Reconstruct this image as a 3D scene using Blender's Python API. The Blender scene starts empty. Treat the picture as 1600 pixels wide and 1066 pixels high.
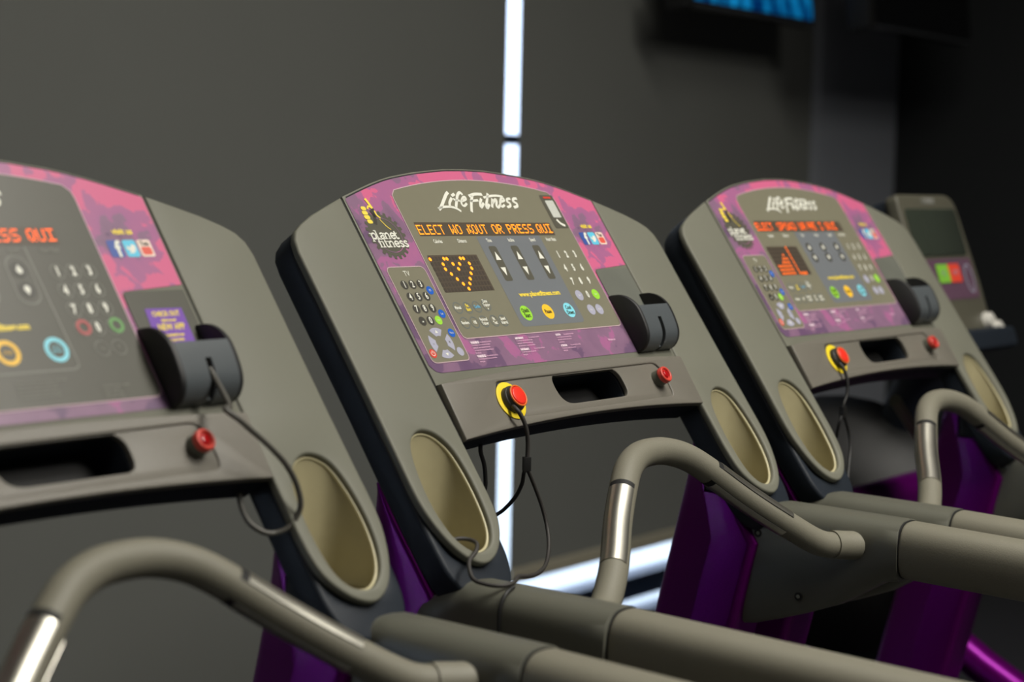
import bpy, bmesh, math, random
from mathutils import Matrix, Vector
random.seed(7)
sc = bpy.context.scene
COL = sc.collection
PI = math.pi

# ------------------------------------------------------------------ camera
cam_data = bpy.data.cameras.new('camera'); cam = bpy.data.objects.new('camera', cam_data); COL.objects.link(cam)
sc.camera = cam
yaw, pitch, roll = 0.935420, -0.0834744, 0.0216898
fwd = Vector((math.sin(yaw)*math.cos(pitch), math.cos(yaw)*math.cos(pitch), math.sin(pitch)))
r0 = Vector((math.cos(yaw), -math.sin(yaw), 0)); u0 = r0.cross(fwd)
rgt = r0*math.cos(roll)+u0*math.sin(roll); upv = -r0*math.sin(roll)+u0*math.cos(roll)
cm = Matrix((rgt, upv, -fwd)).transposed().to_4x4()
cm.translation = Vector((-2.17036, -1.66899, 1.52151))
cam.matrix_world = cm
cam_data.sensor_fit = 'HORIZONTAL'; cam_data.sensor_width = 36.0
cam_data.lens = 2931.7041/1600*36
cam_data.clip_start = 0.05; cam_data.clip_end = 200
cam_data.dof.use_dof = True; cam_data.dof.focus_distance = 2.60; cam_data.dof.aperture_fstop = 3.1

# ------------------------------------------------------------------ view + world
sc.view_settings.view_transform = 'Standard'; sc.view_settings.look = 'None'
sc.view_settings.gamma = 1.0; sc.view_settings.use_curve_mapping = False
sc.view_settings.exposure = 0.0
w = bpy.data.worlds.new('sky'); sc.world = w; w.use_nodes = True
bg = w.node_tree.nodes['Background']; bg.inputs[0].default_value = (0.62, 0.76, 1.0, 1); bg.inputs[1].default_value = 3.2

# ------------------------------------------------------------------ materials
def s2l(c):
    return tuple(((x/255)/12.92 if x/255 <= .04045 else ((x/255+.055)/1.055)**2.4) for x in c)
MATS = {}
def mat(name, rgb, rough=.5, metal=0., emit=0., noise=0., nscale=300., bump=0., spec=.5, coat=0., trans=0., lin=False):
    if name in MATS: return MATS[name]
    m = bpy.data.materials.new(name); m.use_nodes = True; nt = m.node_tree; b = nt.nodes['Principled BSDF']
    c = (*(rgb if lin else s2l(rgb)), 1)
    b.inputs['Base Color'].default_value = c; b.inputs['Roughness'].default_value = rough
    b.inputs['Metallic'].default_value = metal; b.inputs['Specular IOR Level'].default_value = spec
    b.inputs['Coat Weight'].default_value = coat; b.inputs['Coat Roughness'].default_value = .12
    if trans: b.inputs['Transmission Weight'].default_value = trans
    if emit:
        b.inputs['Emission Color'].default_value = c; b.inputs['Emission Strength'].default_value = emit
    if noise or bump:
        tc = nt.nodes.new('ShaderNodeTexCoord'); n = nt.nodes.new('ShaderNodeTexNoise')
        n.inputs['Scale'].default_value = nscale; n.inputs['Detail'].default_value = 4
        nt.links.new(tc.outputs['Object'], n.inputs['Vector'])
        if noise:
            mx = nt.nodes.new('ShaderNodeMix'); mx.data_type = 'RGBA'
            mx.inputs[6].default_value = tuple(x*(1-noise) for x in c[:3])+(1,)
            mx.inputs[7].default_value = tuple(min(1, x*(1+noise)) for x in c[:3])+(1,)
            nt.links.new(n.outputs[0], mx.inputs[0]); nt.links.new(mx.outputs[2], b.inputs['Base Color'])
        if bump:
            bp = nt.nodes.new('ShaderNodeBump'); bp.inputs['Strength'].default_value = bump; bp.inputs['Distance'].default_value = .0006
            nt.links.new(n.outputs[0], bp.inputs['Height']); nt.links.new(bp.outputs[0], b.inputs['Normal'])
    MATS[name] = m; return m

GREY   = mat('grey_plastic', (113, 113, 101), .52, spec=.3, noise=.10, nscale=900, bump=.25)
GREY2  = mat('grey_tray_plastic', (112, 108, 99), .40, noise=.22, nscale=1400, bump=.5)
BLACK  = mat('black_shell_plastic', (31, 37, 45), .5, spec=.28, noise=.1, nscale=700, bump=.2)
DARKIN = mat('black_pocket_plastic', (18, 18, 18), .6, noise=.1)
SEAM   = mat('black_rubber_seam', (12, 12, 12), .7, noise=.05)
LINER  = mat('beige_liner_plastic', (158, 150, 118), .33, noise=.06, nscale=60)
GRIP   = mat('grey_grip_rubber', (117, 114, 100), .58, noise=.12, nscale=500, bump=.35)
SLEEVE = mat('dark_grey_sleeve_plastic', (92, 92, 82), .42, noise=.10, nscale=700, bump=.25)
STEEL  = mat('brushed_steel', (205, 202, 190), .34, metal=1, noise=.06, nscale=90)
HOLDER = mat('charcoal_holder_plastic', (82, 87, 90), .33, noise=.1, nscale=900, bump=.2)
HOLDIN = mat('black_holder_plastic', (24, 24, 25), .55, noise=.1)
RED    = mat('red_button_plastic', (228, 52, 38), .3, noise=.05, emit=.12)  # faint glow put into the red, though the button is no lamp
REDL   = mat('red_ring_plastic', (205, 70, 58), .35, noise=.08)
YEL    = mat('yellow_ring_plastic', (236, 208, 42), .45, noise=.04)
KNOBB  = mat('dark_button_collar', (52, 52, 46), .45, noise=.1)
CORD   = mat('dark_cord_rubber', (48, 45, 42), .6, noise=.15, nscale=800)
CORDB  = mat('black_cord_rubber', (20, 20, 20), .5, noise=.1)
CABLE  = mat('grey_cable_rubber', (78, 76, 70), .45, noise=.1)
PANEL  = mat('dark_panel_film', (122, 119, 101), .36, noise=.04, nscale=40)  # base colour lightened to stand in for the sheen on the film
PANEL1 = mat('charcoal_panel_film', (80, 79, 70), .36, noise=.04, nscale=40)
SLATE  = mat('slate_panel_film', (112, 116, 120), .36, noise=.03, nscale=40)
LEDBG  = mat('brown_display_window', (86, 77, 66), .3, noise=.05)
LEDDIM = mat('unlit_display_dots', (70, 62, 55), .4, noise=.1)
ORANGE = mat('orange_lit_dots', (255, 148, 26), .5, emit=1.25, noise=0.01)
ORANGE1= mat('deep_orange_lit_dots', (255, 96, 12), .5, emit=1.3, noise=0.01)
WHITE  = mat('white_print', (226, 226, 214), .45, noise=.02)
LINEP  = mat('pale_pink_line', (196, 168, 176), .45, noise=.02)
LINEG  = mat('grey_line', (120, 120, 112), .45, noise=.02)
PINKT  = mat('pale_pink_print', (214, 168, 196), .45, noise=.02)
GREYT  = mat('grey_print', (120, 119, 110), .45, noise=.02)
YELT   = mat('yellow_print', (240, 214, 78), .45, noise=.02)
KEYBLK = mat('black_key_film', (60, 58, 51), .45, noise=.04)
PILL   = mat('dark_pill_film', (86, 84, 73), .4, noise=.04)
BLUEK  = mat('blue_key_film', (24, 92, 190), .4, noise=.04)
NAVY   = mat('navy_key_ring', (104, 110, 108), .4, noise=.04)
LAV    = mat('lavender_key_film', (168, 168, 186), .4, noise=.05)
GRNK   = mat('lime_key_film', (152, 214, 62), .4, noise=.04)
YELK   = mat('amber_key_film', (248, 196, 52), .4, noise=.04)
CYNK   = mat('cyan_key_film', (134, 216, 232), .4, noise=.04)
REDK   = mat('red_key_film', (214, 62, 50), .4, noise=.04)
DKT    = mat('dark_print', (58, 62, 40), .45, noise=.02)
LBLUE  = mat('light_blue_print', (104, 168, 200), .45, noise=.02)
FB     = mat('deep_blue_icon', (62, 88, 160), .4, noise=.02)
TW     = mat('sky_blue_icon', (96, 196, 226), .4, noise=.02)
YT     = mat('cream_icon', (236, 214, 200), .4, noise=.02)
YTR    = mat('red_icon_print', (222, 92, 76), .4, noise=.02)
CARD   = mat('violet_sticker', (112, 66, 168), .4, noise=.04)

def purple_paint():
    m = bpy.data.materials.new('purple_metallic_paint'); m.use_nodes = True; nt = m.node_tree; b = nt.nodes['Principled BSDF']
    tc = nt.nodes.new('ShaderNodeTexCoord'); n = nt.nodes.new('ShaderNodeTexNoise'); n.inputs['Scale'].default_value = 400
    rp = nt.nodes.new('ShaderNodeValToRGB')
    rp.color_ramp.elements[0].color = (*s2l((84, 2, 88)), 1); rp.color_ramp.elements[1].color = (*s2l((108, 6, 112)), 1)
    nt.links.new(tc.outputs['Object'], n.inputs['Vector']); nt.links.new(n.outputs[0], rp.inputs[0]); nt.links.new(rp.outputs[0], b.inputs['Base Color'])
    b.inputs['Metallic'].default_value = .6; b.inputs['Roughness'].default_value = .32
    b.inputs['Coat Weight'].default_value = .12; b.inputs['Specular Tint'].default_value = (.75, .2, .9, 1); b.inputs['Coat Roughness'].default_value = .08
    return m
PURPLE = purple_paint()

def splash(name, seed, cols):
    m = bpy.data.materials.new(name); m.use_nodes = True; nt = m.node_tree; b = nt.nodes['Principled BSDF']; L = nt.links.new
    b.inputs['Roughness'].default_value = .34
    tc = nt.nodes.new('ShaderNodeTexCoord'); mp = nt.nodes.new('ShaderNodeMapping'); mp.inputs['Location'].default_value = (seed, seed*.37, 0)
    L(tc.outputs['Object'], mp.inputs['Vector'])
    vo = nt.nodes.new('ShaderNodeTexVoronoi'); vo.inputs['Scale'].default_value = 30; vo.inputs['Randomness'].default_value = 1
    no = nt.nodes.new('ShaderNodeTexNoise'); no.inputs['Scale'].default_value = 15; no.inputs['Detail'].default_value = 2; no.inputs['Distortion'].default_value = .6
    wv = nt.nodes.new('ShaderNodeTexNoise'); wv.inputs['Scale'].default_value = 130; wv.inputs['Detail'].default_value = 1
    for x in (vo, no, wv): L(mp.outputs[0], x.inputs['Vector'])
    sp = nt.nodes.new('ShaderNodeSeparateXYZ'); L(tc.outputs['Object'], sp.inputs[0])
    a = nt.nodes.new('ShaderNodeMath'); a.operation = 'MULTIPLY_ADD'; a.inputs[1].default_value = .16
    sx = nt.nodes.new('ShaderNodeSeparateColor'); L(vo.outputs['Color'], sx.inputs[0]); L(sx.outputs[0], a.inputs[0])
    nm = nt.nodes.new('ShaderNodeMath'); nm.operation = 'MULTIPLY'; nm.inputs[1].default_value = 1.5; L(no.outputs[0], nm.inputs[0]); L(nm.outputs[0], a.inputs[2])
    xm = nt.nodes.new('ShaderNodeMath'); xm.operation = 'MULTIPLY'; xm.inputs[1].default_value = .25
    a2 = nt.nodes.new('ShaderNodeMath'); a2.operation = 'MULTIPLY_ADD'; a2.inputs[1].default_value = .12; L(wv.outputs[0], a2.inputs[0]); L(a.outputs[0], a2.inputs[2])
    L(sp.outputs[0], xm.inputs[0]); ad = nt.nodes.new('ShaderNodeMath'); ad.operation = 'ADD'; L(a2.outputs[0], ad.inputs[0]); L(xm.outputs[0], ad.inputs[1])
    # the printed pattern runs from magenta at the top edge to plain dark violet at the bottom edge
    a3 = nt.nodes.new('ShaderNodeMath'); a3.operation = 'MULTIPLY_ADD'; a3.inputs[1].default_value = 1.3; L(sp.outputs[1], a3.inputs[0]); L(ad.outputs[0], a3.inputs[2])
    rp = nt.nodes.new('ShaderNodeValToRGB'); rp.color_ramp.interpolation = 'LINEAR'
    pos = [0, .48, .50, .72, .74, .92, .94]
    while len(rp.color_ramp.elements) < len(pos): rp.color_ramp.elements.new(.5)
    for e, p_, c in zip(rp.color_ramp.elements, pos, cols): e.position = p_; e.color = (*s2l(c), 1)
    L(a3.outputs[0], rp.inputs[0]); L(rp.outputs[0], b.inputs['Base Color'])
    return m
SPLASH = splash('purple_splash_print', 3.1, [(98, 72, 104), (108, 84, 112), (128, 98, 124), (136, 104, 130), (160, 100, 142), (166, 102, 142), (206, 102, 140)])  # print colours lightened, with the milky reflected sheen put into them

# ------------------------------------------------------------------ object helpers
def link(name, me, m=None, parent=None, mw=None):
    o = bpy.data.objects.new(name, me); COL.objects.link(o)
    if m is not None and len(me.materials) == 0: me.materials.append(m)
    if parent is not None: o.parent = parent
    if mw is not None: o.matrix_local = mw
    return o
def tag(o, label=None, cat=None, group=None, kind=None):
    if label: o['label'] = label
    if cat: o['category'] = cat
    if group: o['group'] = group
    if kind: o['kind'] = kind
    return o
def thing(name, label, cat, loc=(0, 0, 0), rz=0, group=None):
    o = bpy.data.objects.new(name, None); COL.objects.link(o); o.empty_display_size = .1
    o.location = loc; o.rotation_euler = (0, 0, rz)
    return tag(o, label, cat, group)
CACHE = {}
def cached(key, fn):
    if key not in CACHE: CACHE[key] = fn()
    return CACHE[key]

def smooth(me, ang=40):
    for p_ in me.polygons: p_.use_smooth = True
    bm = bmesh.new(); bm.from_mesh(me)
    for e in bm.edges:
        if len(e.link_faces) == 2 and e.calc_face_angle(0) > math.radians(ang): e.smooth = False
    bm.to_mesh(me); bm.free()
    return me
def merge(meshes, name='mesh', transforms=None):
    bm = bmesh.new()
    mats = []
    for i, me in enumerate(meshes):
        if transforms and transforms[i] is not None:
            me = me.copy(); me.transform(transforms[i])
        n0 = len(bm.faces)
        bm.from_mesh(me)
        idx = {}
        for j, m in enumerate(me.materials):
            if m not in mats: mats.append(m)
            idx[j] = mats.index(m)
        bm.faces.ensure_lookup_table()
        for f in bm.faces[n0:]: f.material_index = idx.get(f.material_index, 0)
    out = bpy.data.meshes.new(name); bm.to_mesh(out); bm.free()
    for m in mats: out.materials.append(m)
    return out
def wm(me, m):
    me.materials.clear(); me.materials.append(m); return me

def plate(loops, d0, d1, bevel=0., res=2, name='plate'):
    """solid sheet from closed outlines (s, t) with holes, between heights d0 and d1; y = -t"""
    cu = bpy.data.curves.new(name, 'CURVE'); cu.dimensions = '2D'; cu.fill_mode = 'BOTH'
    for L in loops:
        sp = cu.splines.new('POLY'); sp.points.add(len(L)-1); sp.use_cyclic_u = True
        for i, (x, y) in enumerate(L): sp.points[i].co = (x, -y, 0, 1)
    h = (d1-d0)/2
    cu.extrude = max(h-bevel, 0); cu.bevel_depth = bevel; cu.bevel_resolution = res; cu.offset = -bevel
    ob = bpy.data.objects.new('tmp', cu); COL.objects.link(ob)
    me = bpy.data.meshes.new_from_object(ob.evaluated_get(bpy.context.evaluated_depsgraph_get()))
    bpy.data.objects.remove(ob); bpy.data.curves.remove(cu)
    me.materials.clear()
    me.transform(Matrix.Translation((0, 0, (d0+d1)/2)))
    bm = bmesh.new(); bm.from_mesh(me); bmesh.ops.remove_doubles(bm, verts=bm.verts, dist=1e-6)
    bmesh.ops.recalc_face_normals(bm, faces=bm.faces); bm.to_mesh(me); bm.free()
    return smooth(me, 35)
def flat(loops, d, name='film'):
    """thin printed film: a single face sheet facing the user"""
    bm = bmesh.new()
    if len(loops) == 1:
        vs = [bm.verts.new((x, -y, d)) for x, y in loops[0]]
        f = bm.faces.new(vs); f.normal_update()
        if f.normal.z < 0: f.normal_flip()
        bmesh.ops.triangulate(bm, faces=[f])
    else:
        es = []
        for L in loops:
            vs = [bm.verts.new((x, -y, d)) for x, y in L]
            es += [bm.edges.new((vs[i], vs[(i+1) % len(vs)])) for i in range(len(vs))]
        bmesh.ops.triangle_fill(bm, edges=es, use_beauty=True)
        for f in bm.faces:
            f.normal_update()
            if f.normal.z < 0: f.normal_flip()
    me = bpy.data.meshes.new(name); bm.to_mesh(me); bm.free(); return me
def circ(cx, cy, r, n=28, ry=None, a0=0):
    ry = r if ry is None else ry
    return [(cx+r*math.cos(a0+2*PI*i/n), cy+ry*math.sin(a0+2*PI*i/n)) for i in range(n)]
def rrect(x0, y0, x1, y1, r, n=5):
    o = []
    for cx, cy, a in ((x1-r, y1-r, 0), (x0+r, y1-r, PI/2), (x0+r, y0+r, PI), (x1-r, y0+r, 1.5*PI)):
        for i in range(n+1):
            b = a+PI/2*i/n; o.append((cx+r*math.cos(b), cy+r*math.sin(b)))
    return o
def rpoly(pts, r, n=4):
    """polygon with every corner rounded; pts (x, y[, r])"""
    o = []; N = len(pts)
    for i in range(N):
        p0 = Vector(pts[i-1][:2]); p1 = Vector(pts[i][:2]); p2 = Vector(pts[(i+1) % N][:2]); rr = pts[i][2] if len(pts[i]) > 2 else r
        if rr <= 0: o.append(tuple(p1)); continue
        a = p1+(p0-p1).normalized()*min(rr, (p0-p1).length*.49); b = p1+(p2-p1).normalized()*min(rr, (p2-p1).length*.49)
        for k in range(n+1):
            t = k/n; q = a*(1-t)**2+p1*2*t*(1-t)+b*t*t; o.append((q.x, q.y))
    return o
def catmull(P, n=6, closed=False):
    P = [Vector(p_) for p_ in P]
    if closed: Q = [P[-1]]+P+[P[0], P[1]]
    else: Q = [P[0]*2-P[1]]+P+[P[-1]*2-P[-2]]
    o = []
    for i in range(1, len(Q)-2):
        a, b, c, d = Q[i-1:i+3]
        for k in range(n):
            t = k/n
            o.append(.5*((2*b)+(c-a)*t+(2*a-5*b+4*c-d)*t*t+(-a+3*b-3*c+d)*t**3))
    if not closed: o.append(P[-1])
    return o
def stroke(pts, wd, d, taper=None):
    """flat brush stroke of width wd along pts (s, t)"""
    P = [Vector(p_) for p_ in pts]
    if len(P) > 2: P = catmull(P, 4)
    L = []; R_ = []
    for i, q in enumerate(P):
        t = (P[min(i+1, len(P)-1)]-P[max(i-1, 0)]).normalized(); nn = Vector((-t.y, t.x))*wd/2
        L.append(q+nn); R_.append(q-nn)
    bm = bmesh.new()
    va = [bm.verts.new((v.x, -v.y, d)) for v in L]; vb = [bm.verts.new((v.x, -v.y, d)) for v in R_]
    for i in range(len(P)-1):
        f = bm.faces.new((va[i], va[i+1], vb[i+1], vb[i])); f.normal_update()
        if f.normal.z < 0: f.normal_flip()
    me = bpy.data.meshes.new('stroke'); bm.to_mesh(me); bm.free(); return me
def outline(loop, wd, d):
    n = len(loop); P = [Vector(p_) for p_ in loop]; a = []; b = []
    for i in range(n):
        t = (P[(i+1) % n]-P[i-1]).normalized(); nn = Vector((-t.y, t.x))*wd/2; a.append(P[i]+nn); b.append(P[i]-nn)
    bm = bmesh.new(); va = [bm.verts.new((v.x, -v.y, d)) for v in a]; vb = [bm.verts.new((v.x, -v.y, d)) for v in b]
    for i in range(n):
        j = (i+1) % n; f = bm.faces.new((va[i], va[j], vb[j], vb[i])); f.normal_update()
        if f.normal.z < 0: f.normal_flip()
    me = bpy.data.meshes.new('outline'); bm.to_mesh(me); bm.free(); return me
def text(body, s, t, h, d, sx=.72, align='CENTER', fat=0., spacing=1.0, line=.9):
    """printed words: cap height h, middle at (s, t)"""
    cu = bpy.data.curves.new('txt', 'FONT'); cu.body = body; cu.size = h/.66; cu.align_x = align; cu.align_y = 'CENTER'
    cu.offset = fat; cu.space_character = spacing; cu.space_line = line; cu.resolution_u = 2
    ob = bpy.data.objects.new('tmp', cu); COL.objects.link(ob)
    me = bpy.data.meshes.new_from_object(ob.evaluated_get(bpy.context.evaluated_depsgraph_get()))
    bpy.data.objects.remove(ob); bpy.data.curves.remove(cu); me.materials.clear()
    me.transform(Matrix.Translation((s, -t, d)) @ Matrix.Diagonal((sx, 1, 1, 1)))
    return me
def quads(cells, d):
    """cells: list of 4-corner lists in (s, t)"""
    bm = bmesh.new()
    for c in cells:
        f = bm.faces.new([bm.verts.new((x, -y, d)) for x, y in c]); f.normal_update()
        if f.normal.z < 0: f.normal_flip()
    me = bpy.data.meshes.new('dots'); bm.to_mesh(me); bm.free(); return me
def loft(rings, cap=True, closed=True, name='loft', ang=40):
    bm = bmesh.new(); V = [[bm.verts.new(p_) for p_ in r_] for r_ in rings]; n = len(rings[0])
    for i in range(len(V)-1):
        for j in range(n if closed else n-1):
            k = (j+1) % n
            try: bm.faces.new((V[i][j], V[i][k], V[i+1][k], V[i+1][j]))
            except ValueError: pass
    if cap:
        for r_ in ((V[0], V[-1]) if cap != 'end' else (V[-1],)):
            try: bm.faces.new(r_)
            except ValueError: pass
    bmesh.ops.recalc_face_normals(bm, faces=bm.faces)
    me = bpy.data.meshes.new(name); bm.to_mesh(me); bm.free(); return smooth(me, ang)
def tube(P, r, n=20, cap=True, radii=None):
    P = [Vector(p_) for p_ in P]; rings = []
    t = (P[1]-P[0]).normalized(); nrm = t.orthogonal().normalized()
    for i, q in enumerate(P):
        t = (P[min(i+1, len(P)-1)]-P[max(i-1, 0)]).normalized()
        nrm = (nrm-t*nrm.dot(t)).normalized(); b = t.cross(nrm)
        rr = radii[i] if radii else r
        rings.append([q+(nrm*math.cos(2*PI*k/n)+b*math.sin(2*PI*k/n))*rr for k in range(n)])
    return loft(rings, cap, ang=50)
def shell_along(P, r, a0, a1, up_hint, n=12, th=.0012):
    """curved metal skin lying on a tube between angles a0..a1 measured from up_hint"""
    P = [Vector(p_) for p_ in P]; rings = []
    for i, q in enumerate(P):
        t = (P[min(i+1, len(P)-1)]-P[max(i-1, 0)]).normalized()
        u = (up_hint-t*up_hint.dot(t)).normalized(); b = t.cross(u); ring = []
        for k in range(n+1):
            a = a0+(a1-a0)*k/n; ring.append(q+(u*math.cos(a)+b*math.sin(a))*(r+th))
        for k in range(n, -1, -1):
            a = a0+(a1-a0)*k/n; ring.append(q+(u*math.cos(a)+b*math.sin(a))*(r-.001))
        rings.append(ring)
    return loft(rings, True, ang=30)
def box(x0, y0, z0, x1, y1, z1, bevel=0.):
    bm = bmesh.new(); bmesh.ops.create_cube(bm, size=1)
    for v in bm.verts: v.co = Vector(((x0+x1)/2+v.co.x*(x1-x0), (y0+y1)/2+v.co.y*(y1-y0), (z0+z1)/2+v.co.z*(z1-z0)))
    if bevel: bmesh.ops.bevel(bm, geom=list(bm.edges), offset=bevel, segments=2, affect='EDGES', profile=.7)
    me = bpy.data.meshes.new('box'); bm.to_mesh(me); bm.free(); return smooth(me, 35) if bevel else me
def cyl(p0, p1, r0_, r1_=None, n=32, bevel=0.):
    p0 = Vector(p0); p1 = Vector(p1); r1_ = r0_ if r1_ is None else r1_; ax = (p1-p0).normalized(); L = (p1-p0).length
    if bevel: return tube([p0, p0+ax*1e-5, p1-ax*bevel, p1-ax*bevel*.3, p1], 0, n, True, [r0_*.999, r0_, r1_, r1_-bevel*.3, r1_-bevel])
    return tube([p0, p1], 0, n, True, [r0_, r1_])

# ------------------------------------------------------------------ room
XR, XL, YW, YB, ZC = 4.78, -6.0, 1.66, -6.5, 4.5
WALL  = mat('dark_grey_wall_paint', (132, 136, 144), .8, noise=.04, nscale=3)
WALLB = mat('black_wall_paint', (24, 27, 29), .7, noise=.08, nscale=2)
SHADE = mat('grey_shade_cloth', (106, 108, 104), .85, noise=.05, nscale=2.5)
HEM   = mat('beige_hem_bar', (150, 145, 128), .6, noise=.03)
FLOOR = mat('black_rubber_floor', (34, 34, 38), .7, noise=.3, nscale=200)
CEIL  = mat('black_ceiling_paint', (26, 26, 28), .9, noise=.05)
FRAME = mat('navy_window_frame', (30, 42, 62), .4, noise=.05)
def struct(name, me, m): return tag(link(name, me, m), kind='structure')
struct('floor', box(XL, YB, -.1, XR, YW+.3, 0), FLOOR)
struct('ceiling', box(XL, YB, ZC, XR, YW+.3, ZC+.1), CEIL)
struct('wall_left', box(XL-.1, YB, 0, XL, YW+.3, ZC), WALL)
struct('wall_back', box(XL, YB-.1, 0, XR, YB, ZC), WALLB)
struct('wall_right', box(XR, YB, 0, XR+.1, YW+.3, ZC), WALLB)
struct('wall_front', box(4.13, 1.58, 0, XR, YW+.3, ZC), WALL)
struct('trim_1', box(XL, 1.66, 2.75, 4.13, YW+.3, ZC), WALL)       # header above the windows
# windows behind the shades
GLASS = mat('window_glass', (252, 253, 255), .0, trans=1.0)
def window(n, x0, x1):
    root = tag(bpy.data.objects.new('window_%d' % n, None), kind='structure'); COL.objects.link(root); root.location = ((x0+x1)/2, 1.85, 0)
    cx = (x0+x1)/2; fr = []
    W2 = (x1-x0)/2
    fr.append(box(-W2, -.04, 0, W2, .04, .03)); fr.append(box(-W2, -.04, .085, W2, .04, .165)); fr.append(box(-W2, -.04, 2.7, W2, .04, 2.76))
    fr.append(box(-W2, -.03, 1.645, W2, .03, 1.675)); fr.append(box(-W2, -.04, .03, -W2+.05, .04, 2.7)); fr.append(box(W2-.05, -.04, .03, W2, .04, 2.7))
    link('window_frame', wm(merge(fr), FRAME), None, root)
    link('window_glass', box(-W2+.04, -.004, .02, W2-.04, .004, 2.72), GLASS, root)
window(1, -6.0, -2.4); window(2, -2.4, 1.2); window(3, 1.2, 4.13)
gro = struct('ground_outside', box(-30, 2.0, -.3, 40, 40, -.12), mat('pale_concrete', (235, 235, 228), .9, noise=.05, nscale=2))
# roller shades
def shade(x0, x1, zb, label):
    t = thing('roller_shade', label, 'window shade', ((x0+x1)/2, 1.62, 0), 0)
    W2 = (x1-x0)/2
    link('shade_cloth', box(-W2, -.0015, zb+.03, W2, .0015, 2.9), SHADE, t)
    link('hem_bar', box(-W2, -.012, zb, W2, .012, zb+.042, .005), HEM, t)
    link('roller_tube', cyl((-W2, .01, 2.93), (W2, .01, 2.93), .04), SHADE, t)
shade(-2.7, 2.232, .16, 'wide grey roller shade left of the bright vertical gap, behind the treadmills')
shade(-5.9, -4.1, .16, 'unseen grey roller shade far left, beyond a strip of window left bare for blue daylight')  # out of view; bare strip beside it sized to let in blue daylight
shade(2.302, 4.16, .326, 'grey roller shade right of the bright vertical gap, beige hem above the bright window strip')

# ceiling lights
LAMP = mat('ceiling_lamp_diffuser', (255, 247, 232), .5, emit=3.0, noise=.01)
LFR = mat('white_lamp_frame', (200, 200, 200), .5, noise=.03)
def lamp(x, y, wx, wy, LE, label):
    t = thing('ceiling_light', label, 'ceiling light', (x, y, ZC-.03), 0, 'ceiling lights over the treadmills')
    link('lamp_frame', wm(merge([box(-wx/2-.03, -wy/2-.03, -.02, -wx/2, wy/2+.03, .03), box(wx/2, -wy/2-.03, -.02, wx/2+.03, wy/2+.03, .03),
        box(-wx/2, -wy/2-.03, -.02, wx/2, -wy/2, .03), box(-wx/2, wy/2, -.02, wx/2, wy/2+.03, .03)]), LFR), None, t)
    link('lamp_diffuser', box(-wx/2, -wy/2, -.004, wx/2, wy/2, .01), LAMP, t)
    ld = bpy.data.lights.new('lamp_light', 'AREA'); ld.shape = 'RECTANGLE'; ld.size = wx; ld.size_y = wy; ld.energy = LE; ld.color = (1.0, .965, .89); ld.spread = math.radians(150)
    lo = bpy.data.objects.new('lamp_light', ld); COL.objects.link(lo); lo.parent = t; lo.location = (0, 0, -.006)
for lx, ly, le in ((.50, -1.0, 33), (.50, -2.5, 98), (.50, -4.0, 84), (-4.2, -1.8, 14)):  # last panel, far left, is added to light the cup holders
    lamp(lx, ly, 1.2, 1.2, le, 'flat ceiling light panel out of view')

# ------------------------------------------------------------------ treadmill geometry
FACE = Matrix(((1, 0, 0, 0), (0, .5712, -.8208, 0), (0, .8208, .5712, 1.5), (0, 0, 0, 1)))
TRAY = Matrix(((1, 0, 0, 0), (0, .5360, -.8442, -.1712), (0, .8442, .5360, 1.2620), (0, 0, 0, 1)))
def arc_t(x):
    x = abs(x); K = [(0, -.0515), (.047, -.0505), (.117, -.0440), (.182, -.0340), (.229, -.0215), (.2955, 0), (.370, .028), (.400, .0425)]
    for (a, ta), (b, tb) in zip(K, K[1:]):
        if x <= b: return ta+(tb-ta)*(x-a)/(b-a)
    return K[-1][1]
ARM = [(.2975, .0007), (.335, .0145), (.370, .028), (.398, .0415), (.415, .0525), (.4245, .066), (.4285, .085), (.4285, .12), (.4285, .20), (.4290, .30), (.4305, .38), (.4312, .43), (.4270, .462), (.4140, .497), (.394, .5235), (.3670, .5365), (.340, .5300), (.3170, .511), (.3030, .487), (.2975, .452), (.2970, .39), (.2972, .29), (.2975, .14)]
CUP = [tuple(v) for v in catmull([(.363, .350), (.383, .3555), (.397, .370), (.4065, .400), (.4105, .441), (.406, .477), (.394, .503), (.3755, .5180), (.356, .5200), (.337, .512), (.3230, .491), (.3170, .456), (.3170, .415), (.3240, .380), (.341, .358)], 4, True)]
ARM = ARM[:9]+[tuple(v) for v in catmull(ARM[9:21], 4)]+ARM[21:]
def mir(L): return [(-x, y) for x, y in L]
def scale_loop(L, k, cx=.3635, cy=.437, ky=None):
    ky = k if ky is None else ky
    return [(cx+(x-cx)*k, cy+(y-cy)*ky) for x, y in L]
SX = Matrix.Diagonal((-1, 1, 1, 1))
def mirror_mesh(me):
    m2 = me.copy(); m2.transform(SX); m2.flip_normals(); return m2

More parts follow.
